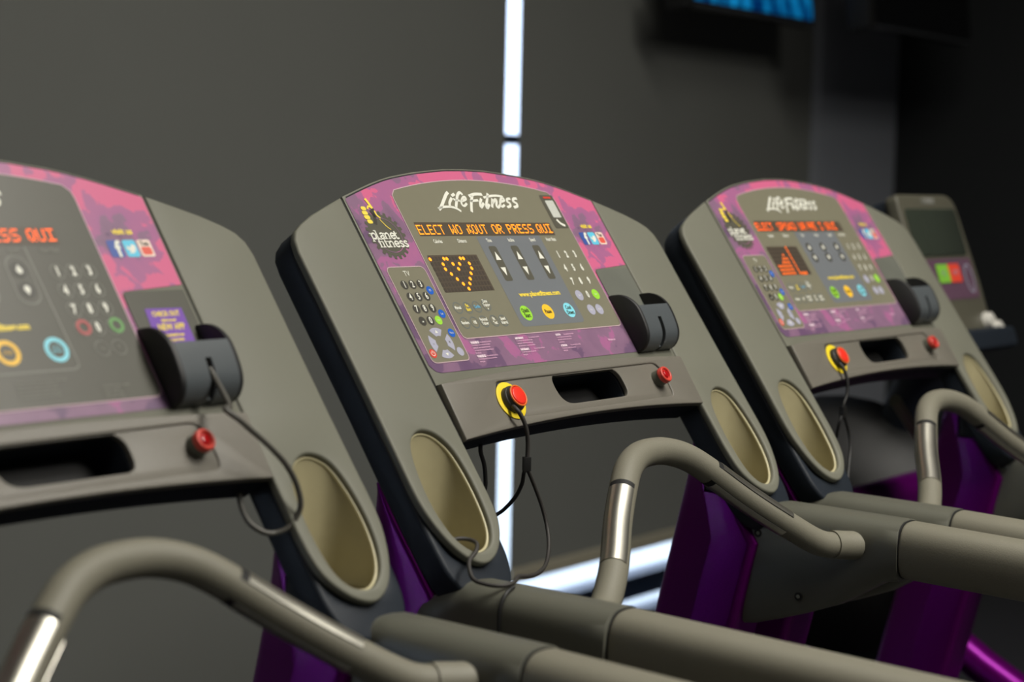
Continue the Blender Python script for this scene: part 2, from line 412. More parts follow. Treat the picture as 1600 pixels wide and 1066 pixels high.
def g_arm():
    return plate([ARM, CUP[::-1]], -.012, 0, .0035, 2)
def g_arm_shell():
    S = [(.3000, .004), (.335, .0165), (.370, .030), (.398, .044), (.414, .056), (.4235, .070), (.4265, .09), (.4265, .30), (.4290, .43), (.4290, .50), (.424, .540), (.405, .566), (.360, .578), (.320, .566), (.302, .530), (.2995, .47), (.2995, .29)]
    S = S[:7]+[tuple(v) for v in catmull(S[7:16], 4)]+S[16:]
    H = [tuple(v) for v in catmull([(.363, .350), (.383, .3555), (.397, .370), (.4065, .400), (.4115, .441), (.4120, .480), (.4090, .506), (.393, .521), (.3635, .526), (.333, .521), (.3175, .506), (.3150, .480), (.3160, .441), (.3170, .415), (.324, .38), (.341, .358)], 4, True)]
    return plate([S, H[::-1]], -.050, -.0118, .006, 2)
def g_liner():
    # a vertical round bottle well cut open by the slanting arm face
    L = scale_loop(CUP, .985); top = [FACE @ Vector((x, -y, -.0085)) for x, y in L]
    cx = sum(v.x for v in top)/len(top); cy = sum(v.y for v in top)/len(top); rings = [top]
    for z, k in ((None, 1.0), (1.0700, 1.0), (1.0640, .985), (1.0610, .95), (1.0600, .88)):
        ring = []
        for v in top:
            zz = v.z-.003 if z is None else min(z, v.z-.003-.2*(1.07-z))
            kk = k-(.012 if z is None else .02); ring.append(Vector((cx+(v.x-cx)*kk, cy+(v.y-cy)*kk, zz)))
        rings.append(ring)
    return loft(rings, 'end', name='liner', ang=50)
def g_cup_shell():
    L = scale_loop(CUP, .985); top = [FACE @ Vector((x, -y, -.0085)) for x, y in L]
    cx = sum(v.x for v in top)/len(top); cy = sum(v.y for v in top)/len(top)
    big = [Vector((cx+(v.x-cx)*1.012, cy+(v.y-cy)*1.012, v.z-.012)) for v in top]
    return loft([big, [Vector((v.x, v.y, min(1.066, v.z-.004))) for v in big], [Vector((v.x, v.y, min(1.057, v.z-.008))) for v in big]], 'end', name='cup_shell', ang=50)
def g_liner_rim():
    return tube([(x, -y, -.0085) for x, y in scale_loop(CUP, .985)+[scale_loop(CUP, .985)[0]]], .0020, 8, False)
def g_console_plate():
    n = 24; xs = [-.2945+.589*i/n for i in range(n+1)]
    top = [(x, arc_t(x)) for x in xs]
    bot = [(x, .281+.0105*(x/.2945)**2) for x in reversed(xs)]
    return plate([top+bot], -.012, 0, .002, 1)
def g_console_shell():
    n = 24; xs = [-.2975+.595*i/n for i in range(n+1)]
    top = [(x, arc_t(x)+.002) for x in xs]
    return plate([top+[(.2975, .285), (-.2975, .285)]], -.050, -.0118, .004, 2)
def g_seam():
    return plate([[(.2944, .003), (.2976, .003), (.2976, .372), (.2944, .372)]], -.010, -.0022, 0)
def tray_out(g=0.):
    n = 20; xs = [-.2938+.5876*i/n for i in range(n+1)]
    top = [(x, -.0100*(1-(x/.29)**2)-.0003+g) for x in xs]
    bot = [(x, .0695+.0115*(x/.2938)**2-g) for x in reversed(xs)]
    return top+bot
def sag(L, kx=.000, k=.0095):
    # tray lines bow upwards with the lip
    return [(x, y-k*(1-(x/.29)**2)) for x, y in L]
RECESS = sag(rpoly([(-.190, .012, .016), (.224, .010, .02), (.226, .0665, .012), (-.185, .0665, .010)], .012, 5))
HOLE = sag(rpoly([(-.057, .0125, .022), (.1135, .012, .034), (.1155, .0595, .016), (-.052, .0610, .030)], .02, 7))
def g_tray():
    return plate([tray_out(), RECESS[::-1]], -.008, .0035, .0018, 2)
def g_tray_panel():
    return plate([[(x, y) for x, y in scale_loop(RECESS, 1.008, .02, .03)], HOLE[::-1]], -.006, .0012, .0010, 2)
def g_tray_block():
    return plate([tray_out(.001), HOLE[::-1]], -.052, -.0078, .003, 2)
def g_pocket():
    me = plate([scale_loop(HOLE, 1.03, .03, .03)], -.053, -.050, 0)
    return me
def g_upright():
    rings = []
    for z in (.06, .3, .6, .86, .98, 1.02, 1.06, 1.10, 1.135, 1.150):
        y1 = -.151-(z-1.075)*.242; y0 = y1-.165
        yb = -.5712*(1.4714-z)/.8208+.041+.004
        y0 = max(y0, yb) if z < 1.149 else yb
        cy_, h = (y0+y1)/2, (y1-y0)/2; ring = []
        xo, xi = .4200, .3300; cx_, wx = (xo+xi)/2, (xo-xi)/2
        # section: outer face flat, inner face flat at the back and bevelled towards the rounded front
        H = 2*h; sec = rpoly([(xo, y0, .014), (xi, y0, .014), (xi-.002, y0+H*.46, .003), (xi+.020, y1-.004, .022), (xo-.012, y1, .022), (xo, y0+H*.5, .02)], .01, 5)
        ring = [(x_, y_, z) for x_, y_ in sec]
        rings.append(ring)
    body = loft(rings, True, ang=50)
    # the bottle well is sunk into the head of the upright
    L = scale_loop(CUP, .985); top = [FACE @ Vector((x, -y, .02)) for x, y in L]; cx = sum(v.x for v in top)/len(top)
    mid = [FACE @ Vector((x, -y, -.0085)) for x, y in L]; cy = sum(v.y for v in mid)/len(mid)
    cut = loft([[Vector((cx+(v.x-cx)*1.06, cy+(v.y-cy)*1.06, z)) for v in mid] for z in (1.052, 1.30)], True)
    a = bpy.data.objects.new('tmp_a', body); b = bpy.data.objects.new('tmp_b', cut); COL.objects.link(a); COL.objects.link(b)
    m = a.modifiers.new('cut', 'BOOLEAN'); m.operation = 'DIFFERENCE'; m.object = b; m.solver = 'EXACT'
    bpy.context.view_layer.update()
    out = bpy.data.meshes.new_from_object(a.evaluated_get(bpy.context.evaluated_depsgraph_get()))
    bpy.data.objects.remove(a); bpy.data.objects.remove(b)
    return smooth(out, 40)
def g_sleeve():
    prof = [(-.228, .90, .965), (-.236, .848, 1.000), (-.252, .846, 1.022), (-.280, .850, 1.036), (-.318, .862, 1.0440), (-.37, .880, 1.0435), (-.42, .900, 1.0425), (-.465, .928, 1.0415), (-.495, .946, 1.0410), (-.519, .9500, 1.0405), (-.521, .954, 1.036)]
    rings = []
    for y, z0, z1 in prof:
        ring = []; n = 44; top_c = z1-.040
        for k in range(n):
            a = 2*PI*k/n; c, s = math.cos(a), math.sin(a)
            wx = .0425
            if s >= 0: ring.append((.385+wx*math.copysign(abs(c)**.72, c), y, top_c+.040*abs(s)**.85))
            else: ring.append((.385+wx*math.copysign(abs(c)**.42, c), y, top_c-(top_c-z0)*abs(s)**.62))
        rings.append(ring)
    return loft(rings, True, ang=45)
def g_rail():
    rings = []
    st = [(-.518, .93), (-.522, .93), (-.523, .985), (-.526, 1.0), (-.70, 1.0), (-.95, 1.0), (-1.18, 1.0), (-1.215, .96), (-1.232, .82), (-1.24, .5)]
    for y, k in st:
        zc = .9965+(y+.52)*.038; ring = []
        for j in range(40):
            a = 2*PI*j/40; c, s = math.cos(a), math.sin(a)
            ring.append((.383+.0385*k*math.copysign(abs(c)**.70, c), y, zc+.0425*k*math.copysign(abs(s)**.75, s)))
        rings.append(ring)
    return loft(rings, True, ang=60)
def g_rail_ring():
    rings = []
    for y, k in ((-.5195, 1.0), (-.5225, 1.0)):
        zc = .9965; rings.append([(.383+.0388*math.copysign(abs(math.cos(a))**.70, math.cos(a)), y, zc+.0428*math.copysign(abs(math.sin(a))**.75, math.sin(a))) for a in [2*PI*j/40 for j in range(40)]])
    return loft(rings, True)
BAR = [(-.350, -.452, .998), (-.322, -.440, 1.001), (-.2816, -.4252, 1.0087), (-.2233, -.3993, 1.0424), (-.1588, -.3615, 1.0880), (-.1050, -.3345, 1.1275), (-.072, -.3205, 1.1465), (-.036, -.3110, 1.1565), (0, -.3085, 1.1590)]
BARP = catmull(BAR+[(-x, y, z) for x, y, z in BAR[::-1][1:]], 7)
def bar_part(xa, xb): return [q for q in BARP if xa <= q.x <= xb]
BR = .0192
def g_bar(): return tube(BARP, BR, 28)
def g_collar(sg):
    P = [q for q in BARP if q.x*sg > .305]; P.sort(key=lambda q: q.x*sg)
    return tube(P, BR+.0022, 28)
def g_sensor(sg, top):
    P = bar_part(-.2300, -.112) if sg < 0 else bar_part(.112, .2300)
    up = Vector((.2*sg, -.12, 1)) if top else Vector((-.2*sg, .12, -1))
    return shell_along(P, BR, -.93, .93, up, 14, .0011)
def g_sensor_gasket(sg, top):
    P = bar_part(-.2318, -.1105) if sg < 0 else bar_part(.1105, .2318)
    up = Vector((.2*sg, -.12, 1)) if top else Vector((-.2*sg, .12, -1))
    return shell_along(P, BR, -.97, .97, up, 14, .0005)
def g_holder():
    prof = [(.177, -.002), (.1780, .004), (.181, .011), (.186, .0195), (.1955, .0285), (.207, .0345), (.218, .0372), (.232, .0370), (.250, .0345), (.262, .0305), (.2705, .0235), (.2765, .012), (.2765, -.002)]
    P = [tuple(v) for v in catmull(prof, 4)]
    return P
def side_wall(x0, x1):
    P = g_holder(); rings = []
    cx = sum(a for a, b in P)/len(P)
    for x, k in ((x0, .965), (x0+.0015*(1 if x1 > x0 else -1), 1), (x1, 1)):
        rings.append([(x, -(.228+(t-.228)*k), d*k if d > 0 else d) for t, d in P])
    return loft(rings, True, ang=50)
def g_holder_walls():
    return merge([side_wall(.1968, .2035), side_wall(.2890, .2825)])
def g_holder_front():
    P = [(t, d) for t, d in g_holder() if t > .2135 and d > 0]
    inner = [(t-.0005 if t < .262 else t-.005, d-.0045 if t < .262 else max(d-.002, .0)) for t, d in P]
    out = []
    for xa, xb in ((.2035, .2388), (.2478, .2825)):
        ring0 = [(xa, -t, d) for t, d in P]+[(xa, -t, d) for t, d in inner[::-1]]
        ring1 = [(xb, y, d) for x, y, d in ring0]; out.append(loft([ring0, ring1], True, ang=40))
    P2 = [q for q in P if q[0] < .2375]; I2 = inner[:len(P2)]
    ring0 = [(.2387, -t, d) for t, d in P2]+[(.2387, -t, d) for t, d in I2[::-1]]
    out.append(loft([ring0, [(.2479, y, d) for x, y, d in ring0]], True, ang=40))
    # keep the slot dark: pocket floor behind it
    out.append(box(.2035, -.2755, -.001, .2825, -.262, .012))
    return merge(out)

def at_face(x, t, d): return FACE @ Vector((x, -t, d))
def at_tray(x, t, d): return TRAY @ Vector((x, -t, d))

# ----- lettering of my own for the slab-serif club name
SLAB = {
 'p': ([[(0, -.05), (0, 1.42)], [(0, .2), (.3, 0), (.55, .15), (.58, .5), (.5, .85), (.28, 1), (0, .82)]], [(-.02, 1.42, .42), (-.1, .02, .3)], .80),
 'l': ([[(0, -.5), (0, 1)]], [(0, 1, .44), (-.1, -.48, .3)], .42),
 'a': ([[(.05, .15), (.28, 0), (.5, .12), (.52, .9)], [(.52, .42), (.2, .48), (.03, .72), (.2, 1), (.5, .82)]], [(.58, .98, .28)], .80),
 'n': ([[(0, 0), (0, 1)], [(0, .25), (.3, 0), (.52, .2), (.52, 1)]], [(0, 1, .4), (.52, 1, .36), (-.1, .03, .28)], .82),
 'e': ([[(.03, .48), (.55, .46), (.5, .12), (.28, 0), (.05, .2), (0, .55), (.12, .9), (.35, 1), (.56, .82)]], [], .76),
 't': ([[(0, -.35), (0, .8), (.16, 1), (.36, .88)]], [(.06, .03, .5)], .50),
 'f': ([[(.38, -.42), (.2, -.52), (.03, -.32), (0, .2), (0, 1)]], [(.05, .05, .5), (0, 1, .42)], .46),
 'i': ([[(0, 0), (0, 1)], [(0, -.42), (0, -.26)]], [(0, 1, .42), (-.1, .03, .3)], .42),
 's': ([[(.46, .22), (.42, .04), (.22, 0), (.04, .2), (.2, .44), (.42, .6), (.46, .82), (.25, 1), (.04, .94), (.02, .76)]], [], .66),
}
def slab_word(word, s0, t0, h, d, width):
    tot = sum(SLAB[c][2] for c in word); k = width/tot; out = []; x = s0
    for c in word:
        st, se, adv = SLAB[c]
        for P in st: out.append(stroke([(x+px*k, t0+py*h) for px, py in P], .0024, d))
        for cx, cy, ww in se: out.append(stroke([(x+(cx-ww/2)*k, t0+cy*h), (x+(cx+ww/2)*k, t0+cy*h)], .0014, d))
        x += adv*k
    return out
# ----- brush script strokes of the maker's name, traced in panel millimetres from the picture grid
def lf(u, v):
    # grid of the brush script: bilinear fit to the panel (values in metres)
    # u, v run 0..1600, 0..600
    return (LFA[0]+LFA[1]*u+LFA[2]*v, LFB[0]+LFB[1]*u+LFB[2]*v)
LFA = (-0.094805, 0.000153159, -0.000079984); LFB = (-0.026831, -0.000000997, 0.000111705)
SCRIPT = [
 ([(290, 165), (262, 200), (225, 300), (192, 390), (160, 430)], 1.25), ([(150, 415), (220, 392), (330, 388), (420, 412), (495, 458)], .95),
 ([(348, 250), (318, 325), (325, 385)], 1.1), ([(345, 222), (388, 190)], 1.1),
 ([(512, 205), (470, 168), (436, 205), (424, 290), (415, 392)], 1.15), ([(372, 258), (400, 285), (470, 292)], .9),
 ([(500, 302), (560, 275), (552, 238), (520, 245), (494, 310), (512, 362), (545, 374), (580, 335)], .95),
 ([(608, 225), (700, 192), (815, 195)], 1.2), ([(660, 215), (648, 330), (656, 470)], 1.2), ([(630, 300), (755, 288)], 1.0),
 ([(803, 262), (786, 335), (802, 400), (842, 330)], 1.1),
 ([(905, 180), (895, 280), (882, 370), (898, 412), (932, 350)], 1.1), ([(838, 246), (940, 222), (1050, 216), (1150, 232)], .95),
 ([(978, 262), (976, 402)], 1.1), ([(980, 340), (1028, 272), (1046, 305), (1044, 375), (1074, 402), (1110, 350)], 1.0),
 ([(1112, 312), (1166, 292), (1150, 252), (1114, 268), (1104, 335), (1130, 390), (1178, 362)], .95),
 ([(1268, 262), (1222, 268), (1214, 306), (1260, 336), (1266, 380), (1218, 398)], 1.05),
 ([(1376, 262), (1326, 262), (1314, 304), (1370, 338), (1380, 382), (1326, 402)], 1.1),
]
def g_script(d):
    return merge([stroke([lf(u, v) for u, v in P], .0042*k, d) for P, k in SCRIPT])

FONT57 = {'E': '11111 10000 10000 11110 10000 10000 11111', 'L': '10000 10000 10000 10000 10000 10000 11111', 'C': '01111 10000 10000 10000 10000 10000 01111',
 'T': '11111 00100 00100 00100 00100 00100 00100', 'W': '10001 10001 10001 10101 10101 11011 10001', 'O': '01110 10001 10001 10001 10001 10001 01110', 'K': '00101 00110 00100 10100 10110 10101 10001',
 'U': '10001 10001 10001 10001 10001 10001 01110', 'R': '11110 10001 10001 11110 10100 10010 10001', 'P': '11110 10001 10001 11110 10000 10000 10000', 'S': '01111 10000 10000 01110 00001 00001 11110',
 'Q': '01110 10001 10001 10001 10101 10010 01101', 'I': '11111 00100 00100 00100 00100 00100 11111', '|': '00100 00100 00100 00100 00100 00100 00100'}
def led_words(words, t0, t1, d):
    cells = []
    for wd_, s0, s1 in words:
        n = len(wd_); pw = (s1-s0)/(n-.18); cw = pw*.82/5; rh = (t1-t0)/7
        for i, ch in enumerate(wd_):
            for r_, row in enumerate(FONT57[ch].split()):
                for c_, b in enumerate(row):
                    if b == '1':
                        x = s0+i*pw+c_*cw; y = t0+r_*rh
                        cells.append([(x, y+.1*rh), (x+cw*.9, y+.1*rh), (x+cw*.9, y+.95*rh), (x, y+.95*rh)])
    return quads(cells, d)

def film(parent, name, meshes, m, label=None):
    if not isinstance(meshes, bpy.types.Mesh) and name in APART:
        for me in meshes: link(name[:-1], wm(me, m), None, parent)
        return
    me = meshes if isinstance(meshes, bpy.types.Mesh) else merge(meshes)
    me = wm(me, m); o = link(name, me, None, parent)
    if label: o['label'] = label
    return o
APART = {'readout_labels', 'warning_headings', 'arrow_prints', 'tv_number_keys', 'tv_blue_keys', 'tv_arrow_pads', 'workout_keys', 'arrow_key_strips', 'lavender_keys', 'arrow_keys', 'number_key_rings', 'channel_arrows', 'gear_teeths'}
INNER = [(x, arc_t(x)*.62+.0008) for x in [(-.1800+.36*i/16) for i in range(17)]]
INNER = [(x, -.0305+.0200*(abs(x)/.186)**2) for x in [(-.182+.364*i/16) for i in range(17)]]
def inner_loop(bot=.228):
    top = INNER
    return [(-.1915, .004), (-.1905, -.003)]+top+[(.1905, -.003), (.1925, .006), (.1935, bot-.008), (.1905, bot-.002), (.185, bot), (-.186, bot), (-.1925, bot-.003), (-.1945, bot-.012)]
def overlay_loop():
    n = 24; xs = [-.2900+.580*i/n for i in range(n+1)]
    L = [(x, arc_t(x)+.0050) for x in xs]
    return L+[(.2915, .006), (.2915, .1225), (.2040, .1285), (.1990, .133), (.1990, .2745), (-.272, .2745), (-.282, .272), (-.2905, .262), (-.2915, .006)]
def num_key(n): return str(n)

def build_overlay(T, variant):
    ov = link('control_overlay', cached('ov', lambda: wm(flat([overlay_loop()], .0006), SPLASH)), None, T, FACE)
    A = variant == 'ring'
    bot = .2600 if A else .2280
    film(ov, 'arc_seam', stroke([(x, arc_t(x)+.0040) for x in [(-.288+.576*i/12) for i in range(13)]], .0022, .0003), SEAM)
    film(ov, 'panel_film', flat([inner_loop(bot)], .0009), PANEL1 if A else PANEL)
    film(ov, 'panel_border', outline(inner_loop(bot), .0013, .0012), LINEP)
    # gear badge
    if not A:
        g = []
        n = 22
        for i in range(n):
            a = 2*PI*i/n; w_ = .30*2*PI/n
            for (q, r_) in ((a-w_*1.1, .0335), (a-w_*.7, .0385), (a+w_*.7, .0385), (a+w_*1.1, .0335)):
                g.append((-.2435+r_*math.cos(q), .0620+r_*math.sin(q)))
        badge = film(ov, 'gear_badge', flat([g], .0009), PILL)
        film(ov, 'gear_ring_print', stroke([(-.2435+.0285*math.cos(a), .0620+.0275*math.sin(a)) for a in [(-1.75+k*.42) for k in range(13)]], .0011, .0012), SPLASH)
        film(ov, 'club_name_print', slab_word('planet', -.2760, .0592, .0088, .0015, .0560)+slab_word('fitness', -.2665, .0722, .0088, .0015, .0585), WHITE)
        fist = [stroke([(-.2520, .0035), (-.2495, .0105), (-.2470, .0195)], .0048, .0013)]
        for k, (x, y, l) in enumerate(((-.2655, .0195, .010), (-.2675, .0265, .011), (-.2675, .0335, .0115), (-.2655, .0405, .0105))):
            fist.append(flat([rrect(x-.0045, y-.0031, x-.0045+l, y+.0031, .0028)], .0013))
        fist.append(stroke([(-.2575, .0205), (-.2530, .0160), (-.2475, .0185)], .0030, .00135))
        fist.append(stroke([(-.2450, .0230), (-.2445, .0300), (-.2400, .0350)], .0028, .0013)); fist.append(stroke([(-.2430, .0370), (-.2360, .0480), (-.2300, .0535)], .0013, .0013))
        film(ov, 'thumb_print', fist, YELT)
        film(ov, 'thumb_shadow_print', [stroke([(-.2470, .0180), (-.2490, .0300), (-.2560, .0450)], .0060, .00115), stroke([(-.2530, .022), (-.2500, .034)], .004, .00115)], KEYBLK)
    # maker's brush script
    film(ov, 'maker_name_print', g_script(.0013), WHITE)
    # message window
    film(ov, 'message_window', flat([[(-.1745, .0418), (.1450, .0442), (.1450, .0662), (-.1745, .0645)]], .0012), LEDBG)
    if variant == 'chart':
        words = [('ELECT', -.177, -.118), ('SPOKO', -.100, -.035), ('UR', -.020, .004), ('PRE', .014, .043), ('I', .058, .068), ('QUI', .082, .122)]
    else:
        words = [('ELECT', -.1745, -.1165), ('WO', -.1020, -.0775), ('K', -.0650, -.0530), ('OUT', -.0520, -.0180), ('OR', -.0045, .0195), ('PRESS', .0320, .0950), ('QUI', .1055, .1420)]
    film(ov, 'message_text', led_words(words, .0465, .0625, .0016), ORANGE if variant == 'heart' else ORANGE1)
    labs = [('Calories', -.1434), ('Distance', -.0891), ('Time', -.0266), ('Incline', .0264), ('Speed', .0794), ('Heart Rate', .1265)]
    film(ov, 'readout_labels', [text(b, x, .0738, .0056, .0014, .66, fat=.0002) for b, x in labs], WHITE if not A else GREYT)
    if not A:
        film(ov, 'slate_zone', flat([rpoly([(-.0515, .0665, 0), (.1030, .0665, 0), (.1035, .2172, .008), (-.0510, .2172, .008)], 0, 5)], .00105), SLATE)
        film(ov, 'tv_panel', flat([rpoly([(-.2805, .1125, .010), (-.2010, .1125, .010), (-.2015, .2600, .008), (-.2805, .2600, .010)], .01, 5)], .0009), PANEL)
        film(ov, 'tv_panel_border', outline(rpoly([(-.2805, .1125, .010), (-.2010, .1125, .010), (-.2015, .2600, .008), (-.2805, .2600, .010)], .01, 5), .0012, .0012), LINEP)
        film(ov, 'tv_heading', text('TV', -.2435, .1235, .0078, .0012, .85), WHITE)
        KX = (-.2595, -.2430, -.2263); KY = (.1405, .1595, .1780, .1967); kk = []; nn = []
        for r_ in range(4):
            for c_ in range(3):
                if (r_, c_) == (3, 2): continue
                kk.append(flat([circ(KX[c_], KY[r_], .0070, 20)], .0012))
                nn.append(text(('123', '456', '789', '-0')[r_][c_], KX[c_], KY[r_], .0092, .0016, .74, fat=.0003))
        film(ov, 'tv_number_keys', kk, KEYBLK); film(ov, 'tv_number_prints', nn, WHITE)
        film(ov, 'tv_blue_keys', [flat([circ(x, y, .0066)], .0012) for x, y in ((-.2129, .1507), (-.2127, .1875), (-.2127, .2173))], BLUEK)
        film(ov, 'tv_blue_prints', [text(b, x, y, .0032, .0015, .7) for b, x, y in (('CC', -.2129, .1507), ('Last', -.2127, .1875), ('Menu', -.2127, .2173))], WHITE)
        film(ov, 'tv_enter_key', flat([circ(-.2262, .1970, .0068)], .0012), GRNK)
        film(ov, 'tv_enter_print', text('Enter', -.2262, .1970, .0026, .0015, .7), WHITE)
        dp = []
        cx, cy, r1, r2 = -.2433, .2313, .0110, .0235
        for q in range(4):
            a = q*PI/2; h = .58
            dp.append(flat([[(cx+r2*math.cos(a-h+2*h*k/8), cy+r2*math.sin(a-h+2*h*k/8)) for k in range(9)]+[(cx+r1*math.cos(a+h*.75-1.5*h*k/4), cy+r1*math.sin(a+h*.75-1.5*h*k/4)) for k in range(5)]], .0012))
        dp.append(flat([circ(-.2137, .2462, .0066)], .0012))
        film(ov, 'tv_arrow_pads', dp, LAV)
        ar = [flat([[(cx-.003, cy-.0155), (cx+.003, cy-.0155), (cx, cy-.0200)]], .0015), flat([[(cx-.003, cy+.0155), (cx+.003, cy+.0155), (cx, cy+.0200)]], .0015)]
        film(ov, 'channel_arrows', ar, WHITE)
        film(ov, 'volume_marks', [text('+', cx+.017, cy, .006, .0015), text('-', cx-.017, cy, .006, .0015)], KEYBLK)
        film(ov, 'power_key', flat([circ(-.2712, .2456, .0066)], .0012), REDK)
        film(ov, 'power_symbol', [stroke([(-.2712+.0036*math.cos(a), .2456+.0036*math.sin(a)) for a in [(-.9+k*.62) for k in range(9)]], .0009, .0015), stroke([(-.2712, .2410), (-.2712, .2455)], .0009, .0015)], WHITE)
        # dot matrix
        film(ov, 'matrix_window', flat([[(-.1818, .0958), (-.0722, .0966), (-.0722, .1558), (-.1818, .1556)]], .0012), LEDBG)
        cells = []
        for r_ in range(7):
            for c_ in range(15):
                x, y = -.1800+c_*.00725, .1020+r_*.0083; cells.append([(x-.0026, y-.0030), (x+.0026, y-.0030), (x+.0026, y+.0030), (x-.0026, y+.0030)])
        film(ov, 'matrix_dots', quads(cells, .0014), LEDDIM)
        if variant == 'heart':
            H = [(-180.1, 102.5), (-150.1, 102.3), (-143.3, 102.5), (-113.4, 102.3), (-106.5, 102.5), (-157.6, 110.9), (-135.8, 111.0), (-121.3, 111.2), (-99.0, 110.9), (-157.9, 119.0), (-129.1, 119.3), (-99.3, 119.0), (-150.4, 127.0), (-106.7, 127.1), (-143.2, 135.5), (-114.6, 135.6), (-135.4, 143.5), (-121.0, 143.5), (-128.6, 151.7)]
            film(ov, 'heart_dots', [flat([circ(x/1000, y/1000, .0030, 10)], .0017) for x, y in H], ORANGE)
        else:
            bars = []
            for k, hgt in enumerate((3, 3, 3, 4, 5, 6, 5, 0, 0, 0)):
                for r_ in range(hgt): x, y = -.1740+k*.0072, .1520-r_*.0075; bars.append([(x-.0022, y-.0024), (x+.0022, y-.0024), (x+.0022, y+.0024), (x-.0022, y+.0024)])
            for r_ in range(8): x, y = -.1140, .1520-r_*.0075; bars.append([(x-.0020, y-.003), (x+.0020, y-.003), (x+.0020, y+.003), (x-.0020, y+.003)])
            for k in range(3): x, y = -.1060+k*.0075, .1530; bars.append([(x-.0025, y-.003), (x+.0025, y-.003), (x+.0025, y+.003), (x-.0025, y+.003)])
            film(ov, 'profile_bars', quads(bars, .0017), mat('dim_orange_lit_dots', (225, 100, 30), .5, emit=.8, noise=.01))
        # workout keys
        mk = [('Manual', -.1730, .1801, WHITE), ('Fat\nBurn', -.1516, .1808, YELT), ('Cardio', -.1305, .1803, LBLUE), ('Zone\nTraining\n+', -.1083, .1787, WHITE),
              ('Random', -.1734, .2040, WHITE), ('Hill', -.1524, .2043, WHITE), ('Personal\nTrainer', -.1309, .2039, WHITE), ('Fit\nTest', -.1080, .2041, WHITE), ('Speed\nInterval', -.0875, .2047, WHITE)]
        film(ov, 'workout_keys', [outline(circ(x, y, .0085), .0016, .00115) for _, x, y, _ in mk], NAVY)
        film(ov, 'workout_prints', [text(b, x, y, .0046, .0014, .68, fat=.00025) for b, x, y, m in mk if m is WHITE], WHITE)
        film(ov, 'fat_burn_print', text('Fat\nBurn', -.1516, .1808, .0046, .0014, .68, fat=.00025), YELT)
        film(ov, 'cardio_print', text('Cardio', -.1305, .1803, .0046, .0014, .68, fat=.00025), LBLUE)
        arrows = []; pills = []
        for x in (-.0267, .0260, .0793):
            if variant == 'heart':
                pills.append(flat([rrect(x-.0093, .0832, x+.0093, .1420, .004)], .0012))
                arrows.append(flat([[(x, .0925), (x+.0058, .1068), (x-.0058, .1068)]], .0015)); arrows.append(flat([[(x-.0058, .1193), (x+.0058, .1193), (x, .1336)]], .0015))
            else:
                for y, sg in ((.1000, -1), (.1220, 1)):
                    pills.append(flat([circ(x, y, .0098)], .0012)); arrows.append(flat([[(x-.005, y-sg*.004), (x+.005, y-sg*.004), (x, y+sg*.006)]], .0015)); arrows.append(flat([circ(x, y, .0038)], .0016))
        film(ov, 'arrow_key_strips', pills, PILL if variant == 'heart' else KEYBLK); film(ov, 'arrow_prints', arrows, WHITE)
        film(ov, 'web_address_print', text('www.planetfitness.com', .0284, .1655, .0072, .0014, .98, fat=.0004), YELT)
        for nm, x, m, b in (('quick_start_key', -.0271, GRNK, 'Quick\nStart'), ('pause_key', .0261, YELK, 'Pause'), ('cool_down_key', .0793, CYNK, 'Cool\nDown')):
            film(ov, nm, flat([circ(x, .1957, .0124, 36)], .0012), m)
            film(ov, nm.replace('key', 'print'), text(b, x, .1957, .0062, .0015, .72, fat=.0002), DKT)
    else:
        film(ov, 'zone_line', [stroke([(.0955, .0690), (.1010, .2120)], .0020, .0012), stroke([(.1010, .2100), (.0995, .2160), (.0930, .2190)], .0020, .0012), stroke([(.0940, .2190), (-.05, .2190)], .0020, .0012)], LINEG)
        pl = []; ki = []; arr = []
        for x in (-.030, .023, .0760):
            pl.append(outline(rrect(x-.0145, .0800, x+.0145, .1390, .0140, 8), .0016, .0012))
            for y, sg in ((.0972, -1), (.1219, 1)):
                ki.append(flat([circ(x, y, .0105)], .0013)); arr.append(flat([[(x-.0045, y-sg*.001), (x+.0045, y-sg*.001), (x, y+sg*.0065)]], .0016)); arr.append(flat([circ(x, y-sg*.0015, .0036)], .0017))
        film(ov, 'arrow_key_strips', pl, LINEG); film(ov, 'arrow_keys', ki, KEYBLK); film(ov, 'arrow_prints', arr, WHITE)
        film(ov, 'web_address_print', text('www.planetfitness.com', .0200, .1655, .0068, .0014, .80, fat=.0006), YELT)
        for nm, x, m, b in (('quick_start_key', -.042, GRNK, 'QUICK\nSTART'), ('pause_key', .0190, YELK, 'PAUSE'), ('cool_down_key', .0806, CYNK, 'COOL\nDOWN')):
            film(ov, nm, flat([circ(x, .1948, .0148, 36), circ(x, .1948, .0098, 36)[::-1]], .0012), m)
            film(ov, nm.replace('key', 'print'), text(b, x, .1948, .0036, .0015, .72), m)
    # number pad on the right
    NX = (.1250, .1462, .1682); NY = (.1011, .1247, .1484, .1719); nn = []
    hh = .0102
    for r_ in range(4):
        for c_ in range(3):
            if r_ == 3 and c_ != 1: continue
            nn.append(text(('123', '456', '789', ' 0')[r_][c_], NX[c_], NY[r_], hh, .0016, .68, fat=.0009))
    film(ov, 'number_prints', nn, WHITE)
    if A:
        film(ov, 'number_key_rings', [outline(circ(x, y, .0092), .0010, .0013) for x in NX for y in NY]+[outline(circ(x, .1972, .0092), .0010, .0013) for x in (.140, .163)], LINEG)
        film(ov, 'clear_key', flat([circ(.1275, .1706, .0098), circ(.1275, .1706, .0055)[::-1]], .0015), mat('dull_red_key_film', (168, 78, 78), .4, noise=.03))
        film(ov, 'enter_key', flat([circ(.1725, .1701, .0098), circ(.1725, .1701, .0055)[::-1]], .0015), mat('dull_green_key_film', (98, 150, 84), .4, noise=.03))
        film(ov, 'unit_prints', [text('lb/kg', .140, .1972, .0034, .0016), text('M', .163, .1972, .0050, .0016)], GREYT)
        wt = []
